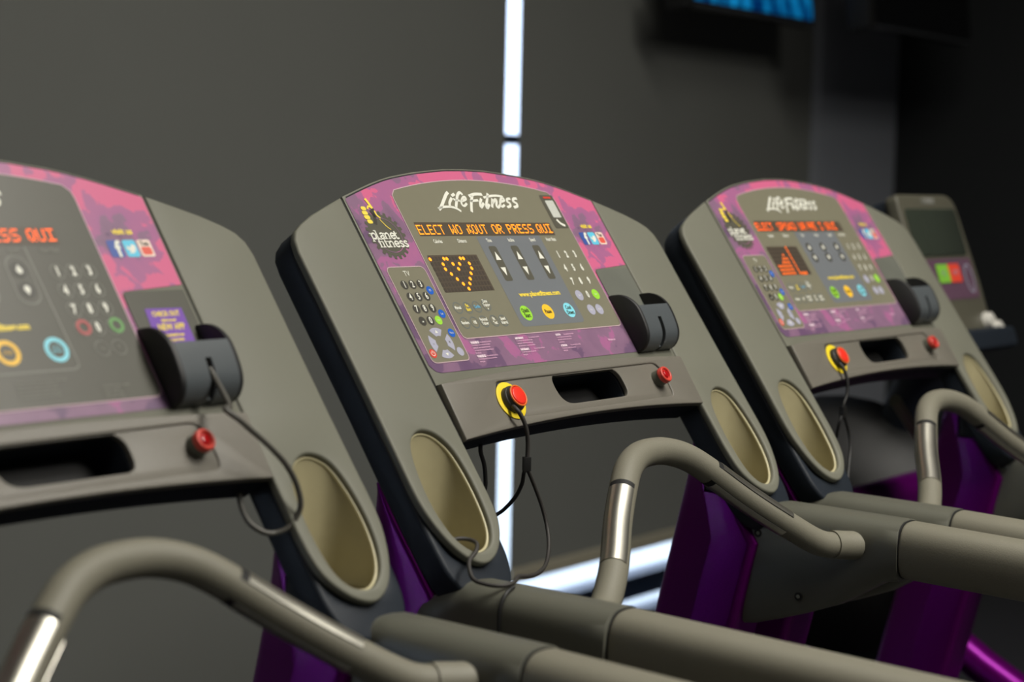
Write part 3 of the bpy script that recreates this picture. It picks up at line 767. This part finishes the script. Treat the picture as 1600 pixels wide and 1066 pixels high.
        for x0, y0, n_, l_ in ((-.105, .230, 6, .085), (.0120, .230, 5, .098), (.1180, .2420, 4, .046), (-.22, .23, 6, .09)):
            for k in range(n_): wt.append(text(('CAUTION: ' if k == 0 else '')+'Risk of injury to persons, keep clear of belt and read all safety instructions before use of the machine'[k*3:k*3+int(l_*560)], x0, y0+k*.0042, .0026, .0014, .62, 'LEFT', fat=.0001))
        film(ov, 'warning_text', wt, GREYT)
    else:
        film(ov, 'lavender_keys', [flat([circ(x, y, .0088)], .0012) for x, y in ((.1240, .1722), (.1353, .1976), (.1567, .1979))], LAV)
        film(ov, 'lavender_prints', [text(b, x, y, .0026, .0015, .7) for b, x, y in (('Clear', .1240, .1722), ('Units', .1353, .1976), ('Mode', .1567, .1979))], WHITE)
        film(ov, 'enter_key', flat([circ(.1676, .1720, .0088)], .0012), GRNK)
        film(ov, 'enter_print', text('Enter', .1676, .1720, .0028, .0015, .7), WHITE)
        filler = ['Stop exercising if you feel faint or dizzy', 'To avoid injury stand on the side rails before', 'starting belt, read all the instructions and the', 'user manual prior to use, and keep children away', 'from the belt.']
        wt = []; wb = []
        for x0, y0, head, n_, l_ in ((-.1840, .2352, 'WARNING!', 5, 46), (-.1840, .2565, 'WARNING!', 3, 46), (-.0835, .2345, 'AVERTISSEMENT!', 5, 44), (-.0835, .2525, 'AVERTISSEMENT!', 3, 40), (.0140, .2345, 'CAUTION:', 4, 42), (.0140, .2525, 'ATTENTION:', 3, 40)):
            wb.append(text(head, x0, y0, .0036 if 'WARN' in head else .0026, .0014, .66, 'LEFT', fat=.0003))
            off = len(head)*.0020+.004
            for k in range(n_):
                s_ = filler[k % 5][:l_]; last = k == n_-1
                wt.append(text(s_[:(14 if last else l_)] if k else s_[:30], x0+(off if k == 0 else 0), y0+k*.0040, .0022, .0014, .66, 'LEFT', fat=.00008))
        film(ov, 'warning_headings', wb, mat('cream_print', (236, 214, 226), .45, noise=.02)); film(ov, 'warning_text', wt, PINKT)
        film(ov, 'maker_web_print', text('lifefitness.com', .1463, .2503, .0034, .0014, .66, fat=.0002), PINKT)
    # round decal at top right of the centre machine
    if variant == 'heart':
        film(ov, 'corner_sticker', flat([rrect(.1560, -.0060, .1905, .0540, .003)], .0013), PILL)
        film(ov, 'sticker_notice', flat([rrect(.1640, .0040, .1855, .0350, .002)], .0016), mat('pale_notice_paper', (190, 192, 184), .5, noise=.15, nscale=500))
        film(ov, 'sticker_hand_print', [stroke([(.1690, .0385), (.1740, .0455), (.1830, .0500)], .0045, .0016)], WHITE)
        film(ov, 'sticker_bar', flat([rrect(.1640, -.0030, .1830, .0005, .001)], .0016), REDL)
    # social block
    film(ov, 'visit_us_print', text('visit us', .2385, .0508, .0070, .0010, 1.0, fat=.0004), YELT)
    film(ov, 'first_social_icon', flat([rrect(.2090, .0620, .2290, .0845, .003)], .0010), FB)
    film(ov, 'second_social_icon', flat([rrect(.2315, .0620, .2505, .0845, .003)], .0010), TW)
    film(ov, 'third_social_icon', flat([rrect(.2530, .0620, .2725, .0845, .003)], .0010), YT)
    bird = [(-.006, -.004), (-.001, -.001), (.001, -.005), (.005, -.005), (.007, -.003), (.006, .002), (.002, .006), (-.005, .006), (-.002, .003), (-.006, .001)]
    film(ov, 'icon_prints', [text('f', .2222, .0745, .0190, .0013, .9, fat=.001), flat([[(.241+a, .0735+b) for a, b in bird]], .0013)], WHITE)
    film(ov, 'tube_icon_print', [text('You', .2628, .0672, .0060, .0013, .8, fat=.0003)], KEYBLK)
    film(ov, 'tube_icon_label', [flat([rrect(.2555, .0715, .2700, .0820, .003)], .0012)], YTR)
    # slot plate where the phone holder sits
    film(ov, 'holder_base_plate', flat([rpoly([(.2035, .1292, .004), (.2895, .1292, .003), (.2895, .2300, 0), (.2000, .2300, 0), (.2000, .1340, .002)], 0, 4)], .0012), PANEL1 if A else mat('worn_grey_film', (104, 106, 98), .4, noise=.12, nscale=18))
    if A:
        film(ov, 'app_sticker', flat([[(.2208, .1522), (.2740, .1530), (.2725, .2100), (.2160, .2100)]], .0016), CARD)
        film(ov, 'app_sticker_text', [text(b, .2475, y, h, .0019, .8, fat=.0003) for b, y, h in (('CHECK OUT', .1600, .0058), ('what is on our', .1680, .0030), ('NEW APP', .1770, .0075), ('download it now', .1870, .0032), ('in your store', .1930, .0032))], YELT)
    return ov

def build_treadmill(variant, label, loc, rz):
    T = thing('treadmill', label, 'treadmill', loc, rz, None)
    L_, R_ = SX, Matrix()
    # uprights, sleeves, rails
    for sg in (-1, 1):
        k = 'L' if sg < 0 else 'R'; mm = (lambda me: me) if sg > 0 else mirror_mesh
        link('side_upright', cached('up'+k, lambda: wm(mm(g_upright()), PURPLE)), None, T)
        rail = link('handrail', cached('ra'+k, lambda: wm(mm(g_rail()), GRIP)), None, T)
        link('rail_seam', cached('rs'+k, lambda: wm(mm(g_rail_ring()), SEAM)), None, rail)
        sl = link('rail_bracket', cached('sl'+k, lambda: wm(mm(g_sleeve()), SLEEVE)), None, T)
        for (y, z) in ((-.292, .997), (-.465, .993), (-.364, .909)):
            o = link('screw_recess', cached('screw', lambda: merge([wm(cyl((-.0012, 0, 0), (.001, 0, 0), .0062, n=20), SEAM), wm(cyl((-.0016, 0, 0), (.001, 0, 0), .0030, n=12), GREY)])), None, sl)
            o.location = (sg*.3433, y, z)
            if sg < 0: o.rotation_euler = (0, 0, PI)
    # arms
    for sg in (-1, 1):
        k = 'L' if sg < 0 else 'R'; mm = (lambda me: me) if sg > 0 else mirror_mesh
        arm = link('console_arm', cached('arm'+k, lambda: wm(mm(g_arm()), GREY)), None, T, FACE)
        link('arm_back_shell', cached('ash'+k, lambda: wm(mm(g_arm_shell()), BLACK)), None, arm)
        cup = link('cup_holder', cached('cup'+k, lambda: wm(mm(g_liner()), LINER)), None, T)
        link('cup_shell', cached('cus'+k, lambda: wm(mm(g_cup_shell()), BLACK)), None, cup)
        link('cup_rim', cached('cur'+k, lambda: wm(mm(g_liner_rim()), mat('pale_liner_rim', (190, 182, 146), .3, noise=.04))), None, cup, FACE)
    cp = link('console_frame', cached('cp', lambda: wm(g_console_plate(), GREY)), None, T, FACE)
    link('console_back_shell', cached('cs', lambda: wm(g_console_shell(), BLACK)), None, cp)
    link('frame_seam', cached('seams', lambda: wm(g_seam(), SEAM)), None, cp)
    link('frame_seam', cached('seams2', lambda: wm(mirror_mesh(g_seam()), SEAM)), None, cp)
    build_overlay(T, variant)
    # tray
    tr = link('console_tray', cached('tr', lambda: wm(g_tray(), GREY2)), None, T, TRAY)
    link('tray_panel', cached('tp', lambda: wm(g_tray_panel(), GREY2)), None, tr)
    link('tray_underside', cached('tb', lambda: wm(g_tray_block(), BLACK)), None, tr)
    link('tray_edge_shade', cached('tg', lambda: wm(stroke([(-.186, .020), (-.180, .0095), (-.165, .0062), (-.10, .0032), (0, .0020), (.10, .0012), (.195, .0030), (.212, .0058), (.222, .016)], .0022, .0014), SEAM)), None, tr)  # flat dark line painted for the shadow along the recess edge
    link('tray_pocket', cached('tk', lambda: wm(g_pocket(), DARKIN)), None, tr)
    def jack(): return merge([outline(circ(.139, .026, .006, 20), .0008, .0005), outline(circ(.139, .038, .004, 16), .0008, .0005), outline(circ(.148, .048, .003, 16), .0008, .0005)])
    link('jack_symbols', cached('jk', lambda: wm(jack(), mat('pale_symbol_print', (150, 150, 145), .4, noise=.02))), None, tr)
    # emergency stop
    ex, et = -.1700, .0362
    if variant != 'ring':
        sb = link('stop_button', cached('sb', lambda: wm(merge([cyl((0, 0, 0), (0, 0, .0100), .0195, .0185, 40, .002), cyl((0, 0, .0095), (0, 0, .0150), .0172, .0162, 40, .0015)]), KNOBB)), None, T, TRAY @ Matrix.Translation((ex, -et, .0035)))
        link('stop_ring', cached('sr', lambda: wm(plate([circ(0, 0, .0275, 48), circ(0, 0, .0180, 48)[::-1]], 0, .0018, .0005, 1), YEL)), None, sb)
        link('stop_cap', cached('scp', lambda: wm(cyl((0, 0, .0145), (0, 0, .0178), .0138, .0128, 40, .0015), RED)), None, sb)
        link('cap_rim', cached('scr', lambda: wm(tube([(.0148*math.cos(a), .0148*math.sin(a), .0155) for a in [2*PI*i/32 for i in range(33)]], .0013, 8, False), mat('orange_rim_plastic', (214, 110, 48), .4, noise=.03))), None, sb)
    else:
        sb = link('stop_button', cached('sb', lambda: wm(merge([cyl((0, 0, 0), (0, 0, .0100), .0195, .0185, 40, .002), cyl((0, 0, .0095), (0, 0, .0150), .0172, .0162, 40, .0015)]), KNOBB)), None, T, TRAY @ Matrix.Translation((ex, -et, .0035)))
        link('stop_cap', cached('scp', lambda: wm(cyl((0, 0, .0145), (0, 0, .0178), .0138, .0128, 40, .0015), RED)), None, sb)
    kb = link('start_button', cached('kb', lambda: wm(merge([cyl((0, 0, 0), (0, 0, .0140), .0135, .0120, 36, .002)]), mat('greenish_collar_plastic', (84, 84, 74), .35, noise=.1))), None, T, TRAY @ Matrix.Translation((.2035, -.0325, .0)))
    link('start_cap', cached('kc', lambda: wm(merge([cyl((0, 0, .0125), (0, 0, .0180), .0128, .0128, 36, .001), tube([(.0105*math.cos(a), .0105*math.sin(a), .0185) for a in [2*PI*i/32 for i in range(33)]], .0022, 8, False)]), REDL)), None, kb)
    link('start_dome', cached('kd', lambda: wm(cyl((0, 0, .0170), (0, 0, .0205), .0075, .0060, 24, .0015), mat('dark_red_dome', (170, 22, 26), .12, noise=.02))), None, kb)
    # phone holder
    hd = link('phone_holder', cached('hw', lambda: wm(side_wall(.1968, .2035), HOLDIN)), None, T, FACE)
    link('holder_wall', cached('hw2', lambda: wm(side_wall(.2890, .2825), HOLDIN)), None, hd)
    link('holder_front', cached('hf', lambda: wm(g_holder_front(), HOLDER)), None, hd)
    # grip bar
    gb = link('grip_bar', cached('gb', lambda: wm(g_bar(), GRIP)), None, T)
    for sg in (-1, 1):
        link('bar_collar', cached('bc%d' % sg, lambda: wm(g_collar(sg), GRIP)), None, gb)
        for top in (1, 0):
            gk = link('sensor_gasket', cached('sg%d%d' % (sg, top), lambda: wm(g_sensor_gasket(sg, top), SEAM)), None, gb)
            link('pulse_sensor', cached('ss%d%d' % (sg, top), lambda: wm(g_sensor(sg, top), STEEL)), None, gb)
    # base: motor hood, deck, belt, side rails
    link('motor_hood', cached('mh', lambda: wm(loft([[(x, y, z) for y, z in ((.20, .02), (.62, .02), (.66, .10), (.56, .20), (.34, .24), (.20, .22))] for x in (-.40, .40)], True), BLACK)), None, T)
    link('deck_frame', cached('df', lambda: wm(merge([box(-.42, -1.45, .06, -.30, .25, .17, .012), box(.30, -1.45, .06, .42, .25, .17, .012), box(-.30, -1.40, .06, .30, .22, .12)]), GREY)), None, T)
    link('running_belt', cached('rb', lambda: wm(merge([box(-.285, -1.40, .121, .285, .20, .150, .01)]), mat('black_belt_rubber', (22, 22, 24), .8, noise=.2, nscale=600, bump=.4))), None, T)
    for sx_, sy_ in ((-1, .15), (1, .15), (-1, -1.3), (1, -1.3)):
        o = link('foot', cached('ft', lambda: wm(cyl((0, 0, 0), (0, 0, .065), .03, .025), SEAM)), None, T); o.location = (sx_*.36, sy_, 0)
    return T

def world_pt(loc, rz, v):
    c, s = math.cos(rz), math.sin(rz); return Vector((loc[0]+c*v[0]-s*v[1], loc[1]+s*v[0]+c*v[1], v[2]))
P1 = ((-.97383, -.03069, 0), -.015313); P2 = ((0, 0, 0), 0.); P3 = ((.91450, -.02130, 0), -.011177)
build_treadmill('ring', 'nearest treadmill, cut off by the left edge, violet sticker in its phone holder', *P1)
build_treadmill('heart', 'centre treadmill in sharp focus, its display showing an orange heart', *P2)
build_treadmill('chart', 'blurred treadmill right of the centre one, its display showing an orange bar chart', *P3)

# ------------------------------------------------------------------ cords
def cord(name, pts, r, m, label, loc, rz, cat='cord', extra=None):
    P = catmull([world_pt(loc, rz, p_) for p_ in pts], 8)
    o0 = Vector(P[0]); me = tube([q-o0 for q in P], r, 10); wm(me, m)
    o = link(name, me); o.location = o0; tag(o, label, cat); return o
c1 = cord('safety_cord', [(-.1830, -.207, 1.2290), (-.1853, -.216, 1.2245), (-.1824, -.220, 1.2183), (-.1786, -.224, 1.2071), (-.1755, -.226, 1.1942), (-.1732, -.226, 1.178), (-.1737, -.226, 1.1590)], .0030, CORD, 'dark safety cord hanging from the yellow-ringed stop button of the centre treadmill', *P2, 'safety cord')
def child_tube(parent, name, pts, r, m, loc, rz):
    P = catmull([world_pt(loc, rz, p_) for p_ in pts], 8)
    return link(name, wm(tube([q-parent.location for q in P], r, 10), m), None, parent)
cl = link('cord_clip', wm(box(-.0052, -.004, -.0095, .0052, .004, .0095, .0012), CORDB), None, c1); cl.location = Vector((-.1748, -.226, 1.1525))-c1.location; cl.rotation_euler = (0, 0, -.6)
child_tube(c1, 'cord_loop', [(-.1752, -.226, 1.148), (-.1682, -.226, 1.1390), (-.1557, -.228, 1.1167), (-.1459, -.232, 1.0922), (-.1445, -.240, 1.0657), (-.1606, -.255, 1.0437), (-.1949, -.275, 1.0280), (-.2466, -.300, 1.0279), (-.3032, -.325, 1.0361), (-.3587, -.350, 1.0475), (-.3900, -.366, 1.0480), (-.4093, -.363, 1.0465), (-.4200, -.348, 1.0480), (-.4230, -.330, 1.0530)]+[tuple(at_face(x, t, d)) for x, t, d in ((-.4060, .5330, .008), (-.3850, .5220, .008), (-.3710, .5110, .004), (-.3700, .5000, -.006), (-.3830, .4940, -.014), (-.3980, .4970, -.022))], .0027, CORD, *P2)
child_tube(c1, 'cord_tail', [(-.4000, -.3740, 1.0455), (-.4180, -.3760, 1.0400), (-.4290, -.3760, 1.0250), (-.4310, -.3760, 1.000), (-.4310, -.377, .960), (-.4305, -.378, .930)], .0024, CORDB, *P2)
child_tube(c1, 'cord_return', [(-.1765, -.226, 1.1450), (-.1780, -.224, 1.1400), (-.1696, -.215, 1.1236), (-.1626, -.200, 1.1041), (-.1617, -.185, 1.0885), (-.1612, -.170, 1.0770), (-.1680, -.150, 1.0660), (-.1900, -.130, 1.0600)], .0027, CORDB, *P2)
child_tube(c1, 'cord_lead', [(-.2160, -.180, 1.1780), (-.2153, -.180, 1.1671), (-.2076, -.180, 1.1511), (-.2043, -.180, 1.1339), (-.2028, -.178, 1.1150), (-.2050, -.165, 1.0850), (-.2050, -.145, 1.0650), (-.1900, -.130, 1.0600)], .0030, CORDB, *P2)

cord('charging_cable', [at_face(.2440, .2470, .031), at_face(.2440, .2600, .0325), (.2300, -.212, 1.2800), (.2172, -.220, 1.2770), (.2277, -.229, 1.2664), (.2398, -.233, 1.2556), (.2555, -.237, 1.2424), (.2714, -.241, 1.2277), (.2835, -.243, 1.2155), (.2948, -.245, 1.1996), (.3022, -.246, 1.1837), (.3063, -.246, 1.1678), (.3043, -.243, 1.1551), (.2954, -.238, 1.1417), (.2829, -.230, 1.1364), (.2705, -.225, 1.1387), (.2630, -.215, 1.1460), (.2624, -.205, 1.1548), (.2652, -.195, 1.1671), (.2675, -.190, 1.1788)], .0033, CABLE, 'grey cable looping from the phone holder of the nearest treadmill to its tray underside', *P1, 'cable')
c3 = cord('safety_cord', [(-.1830, -.207, 1.2290), (-.1835, -.215, 1.2210), (-.1823, -.220, 1.2087), (-.1833, -.224, 1.1957), (-.1881, -.226, 1.1775), (-.1984, -.226, 1.1623), (-.2010, -.226, 1.1540)], .0028, CORDB, 'black safety cord hanging from the stop button of the blurred treadmill on the right', *P3, 'safety cord')
cl = link('cord_clip', wm(box(-.006, -.004, -.010, .006, .004, .010, .0012), CORDB), None, c3); cl.location = world_pt(*P3, (-.2005, -.226, 1.1480))-c3.location
child_tube(c3, 'cord_loop', [(-.1985, -.226, 1.1450), (-.1898, -.228, 1.1270), (-.1837, -.230, 1.1106), (-.1861, -.235, 1.0899), (-.1973, -.240, 1.0701), (-.2206, -.250, 1.0444), (-.2410, -.260, 1.0188)], .0026, CORDB, *P3)
child_tube(c3, 'cord_return', [(-.2020, -.226, 1.1450), (-.2100, -.225, 1.1312), (-.2075, -.220, 1.1145), (-.2009, -.215, 1.1027), (-.1980, -.200, 1.0850)], .0026, CORDB, *P3)

# ------------------------------------------------------------------ machine at the far right
def far_machine():
    T = thing('arc_trainer', 'blurred cardio machine at the far right with a dark screen and green and red keys', 'exercise machine', (1.690, .05, 0), 0)
    FM = Matrix(((1, 0, 0, 0), (0, .33*.87, -.944, 0), (0, .944*.87, .33, 1.49), (0, 0, 0, 1)))
    con = link('machine_console', wm(plate([rpoly([(-.152, -.035, .02), (.146, -.035, .05), (.166, .200, .03), (.160, .375, .03), (-.150, .375, .03), (-.156, .2, .02)], .03, 6)], -.03, 0, .006, 2), mat('olive_grey_plastic', (84, 82, 70), .45, noise=.08)), None, T, FM)
    link('console_casing', wm(plate([rpoly([(-.148, -.030, .03), (.140, -.030, .05), (.160, .200, .03), (.15, .37, .03), (-.145, .37, .03), (-.15, .2, .02)], .03, 6)], -.075, -.028, .012, 2), BLACK), None, con)
    link('screen', wm(plate([rrect(-.132, .004, .132, .128, .012)], 0, .002, .0005, 1), mat('green_black_screen_glass', (52, 58, 50), .12, noise=.03, nscale=8)), None, con)
    link('key_panel', wm(flat([rrect(-.145, .136, .138, .242, .006)], .0012), mat('mauve_key_panel', (96, 70, 88), .4, noise=.1, nscale=25)), None, con)
    link('green_key', wm(flat([rrect(-.058, .150, .004, .198, .004)], .003), mat('green_square_key', (128, 190, 66), .4, noise=.03)), None, con)
    link('red_key', wm(flat([rrect(.004, .150, .064, .198, .004)], .003), mat('red_square_key', (226, 74, 54), .4, noise=.03)), None, con)
    link('key_prints', wm(merge([outline(circ(.105, .190, .020, 24, .036), .004, .003), text('GO', -.027, .174, .012, .004), text('STOP', .034, .174, .012, .004)]), LAV), None, con)
    link('silver_knob', wm(cyl((.140, -.305, 0), (.140, -.305, .015), .024, .020, 28, .004), mat('pale_silver_plastic', (196, 194, 186), .35, noise=.04)), None, con)
    link('lower_lip', wm(plate([rrect(-.145, .325, .158, .372, .012)], 0, .025, .008, 2), BLACK), None, con)
    link('maker_print', wm(text('CYBEX', .0, -.016, .012, .0015, 1.2, fat=.001), mat('worn_grey_print', (140, 140, 134), .5, noise=.05)), None, con)
    link('silver_knob', wm(merge([cyl((.160, -.335, 0), (.160, -.335, .02), .030, .026, 28, .004)]), mat('pale_silver_plastic', (196, 194, 186), .35, noise=.04)), None, con)
    link('lower_lip', wm(plate([rrect(-.19, .330, .20, .385, .015)], 0, .035, .008, 2), BLACK), None, con)
    link('mast', wm(tube([(0, -.02, 1.15), (0, .08, .9), (0, .12, .5), (0, .14, .1)], .06, 24), BLACK), None, T)
    rings = []
    for x in (-.19, -.17, -.10, 0, .10, .17, .19):
        k = math.sqrt(max(.12, 1-(x/.20)**2*.85)); rings.append([(x, .18+.34*k*math.cos(a), .76+.30*k*math.sin(a)) for a in [2*PI*i/32 for i in range(32)]])
    link('drive_housing', wm(loft(rings, True, ang=60), DARKIN), None, T)
    link('housing_trim', wm(tube(catmull([(-.460, -.150, 1.115), (-.400, -.150, 1.072), (-.365, -.150, 1.048), (-.325, -.150, 1.024), (-.285, -.150, 1.020)], 6), .012, 14, True), mat('dull_beige_trim', (112, 108, 88), .4, noise=.05)), None, T)
    fr = [tube([(-.16, .15, .80), (-.16, -.25, .74), (-.16, -.50, .70)], .035, 20), tube([(.16, .15, .80), (.16, -.25, .74), (.16, -.50, .70)], .035, 20),
          tube([(.05, .20, .70), (.05, -.15, .48), (.05, -.60, .24), (.03, -.92, .07)], .04, 20), tube([(-.12, .25, .70), (-.12, .30, .08)], .04, 20), tube([(.12, .25, .70), (.12, .30, .08)], .04, 20), tube([(0, .55, .06), (0, -1.1, .06)], .045, 20)]
    fr.append(tube([(-.50, -.05, .885), (.18, -.05, .885)], .040, 20))
    link('purple_frame', wm(merge(fr), PURPLE), None, T)
    for x in (-.16, .16): link('foot_pedal', wm(box(x-.075, -.66, .715, x+.075, -.34, .745, .01), BLACK), None, T)
    for y in (.50, -1.05): link('cross_foot', wm(box(-.33, y-.04, 0, .33, y+.04, .07, .012), BLACK), None, T)
far_machine()

# ------------------------------------------------------------------ hanging televisions
def tv(x0, x1, y, zb, lit, label):
    cx = (x0+x1)/2; W = (x1-x0)/2; Hh = W*1.14
    T = thing('television', label, 'television', (cx, y, zb), 0)
    T.rotation_euler = (math.radians(-6), 0, 0)
    link('tv_casing', wm(plate([rrect(-W, -Hh, W, 0, .01)], -.05, 0, .004, 2), mat('glossy_black_plastic', (16, 16, 18), .2, noise=.05)), None, T, Matrix.Rotation(PI/2, 4, 'X'))
    if lit:
        m = bpy.data.materials.new('blue_lit_screen'); m.use_nodes = True; nt = m.node_tree; b = nt.nodes['Principled BSDF']
        tc = nt.nodes.new('ShaderNodeTexCoord'); mp = nt.nodes.new('ShaderNodeMapping'); mp.inputs['Scale'].default_value = (14, 5, 1)
        n = nt.nodes.new('ShaderNodeTexNoise'); n.inputs['Scale'].default_value = 1.3; rp = nt.nodes.new('ShaderNodeValToRGB')
        rp.color_ramp.elements[0].color = (*s2l((0, 40, 92)), 1); rp.color_ramp.elements[1].color = (*s2l((20, 150, 215)), 1); rp.color_ramp.elements[0].position = .42; rp.color_ramp.elements[1].position = .72
        L = nt.links.new; L(tc.outputs['Object'], mp.inputs[0]); L(mp.outputs[0], n.inputs['Vector']); L(n.outputs[0], rp.inputs[0]); L(rp.outputs[0], b.inputs['Emission Color']); L(rp.outputs[0], b.inputs['Base Color'])
        b.inputs['Emission Strength'].default_value = .65; b.inputs['Roughness'].default_value = .2
    else: m = mat('dark_screen_glass', (8, 9, 12), .15, noise=.05)
    link('tv_screen', wm(plate([rrect(-W+.025, -Hh+.02, W-.02, -.022, .004)], .0, .002, 0), m), None, T, Matrix.Rotation(PI/2, 4, 'X'))
    link('tv_trim', wm(box(-W+.01, -.004, .002, W-.01, 0, .010), mat('grey_tv_trim', (60, 62, 66), .3, noise=.05)), None, T)
    link('tv_speaker', wm(box(-W-.045, -.03, -.012, -W+.005, .05, .10, .006), mat('matte_black_plastic', (12, 12, 12), .7, noise=.05)), None, T)
    link('ceiling_mount', wm(merge([cyl((0, .06, Hh*.5), (0, .06-.06, ZC-zb-.02), .022), box(-.12, .05, Hh*.3, .12, .07, Hh*.7)]), SEAM), None, T)
tv(2.86, 3.72, 1.40, 2.085, True, 'hanging television with a lit blue screen, cut off by the top edge')
tv(3.61, 4.48, 1.15, 2.072, False, 'hanging television with a dark screen at the top right')
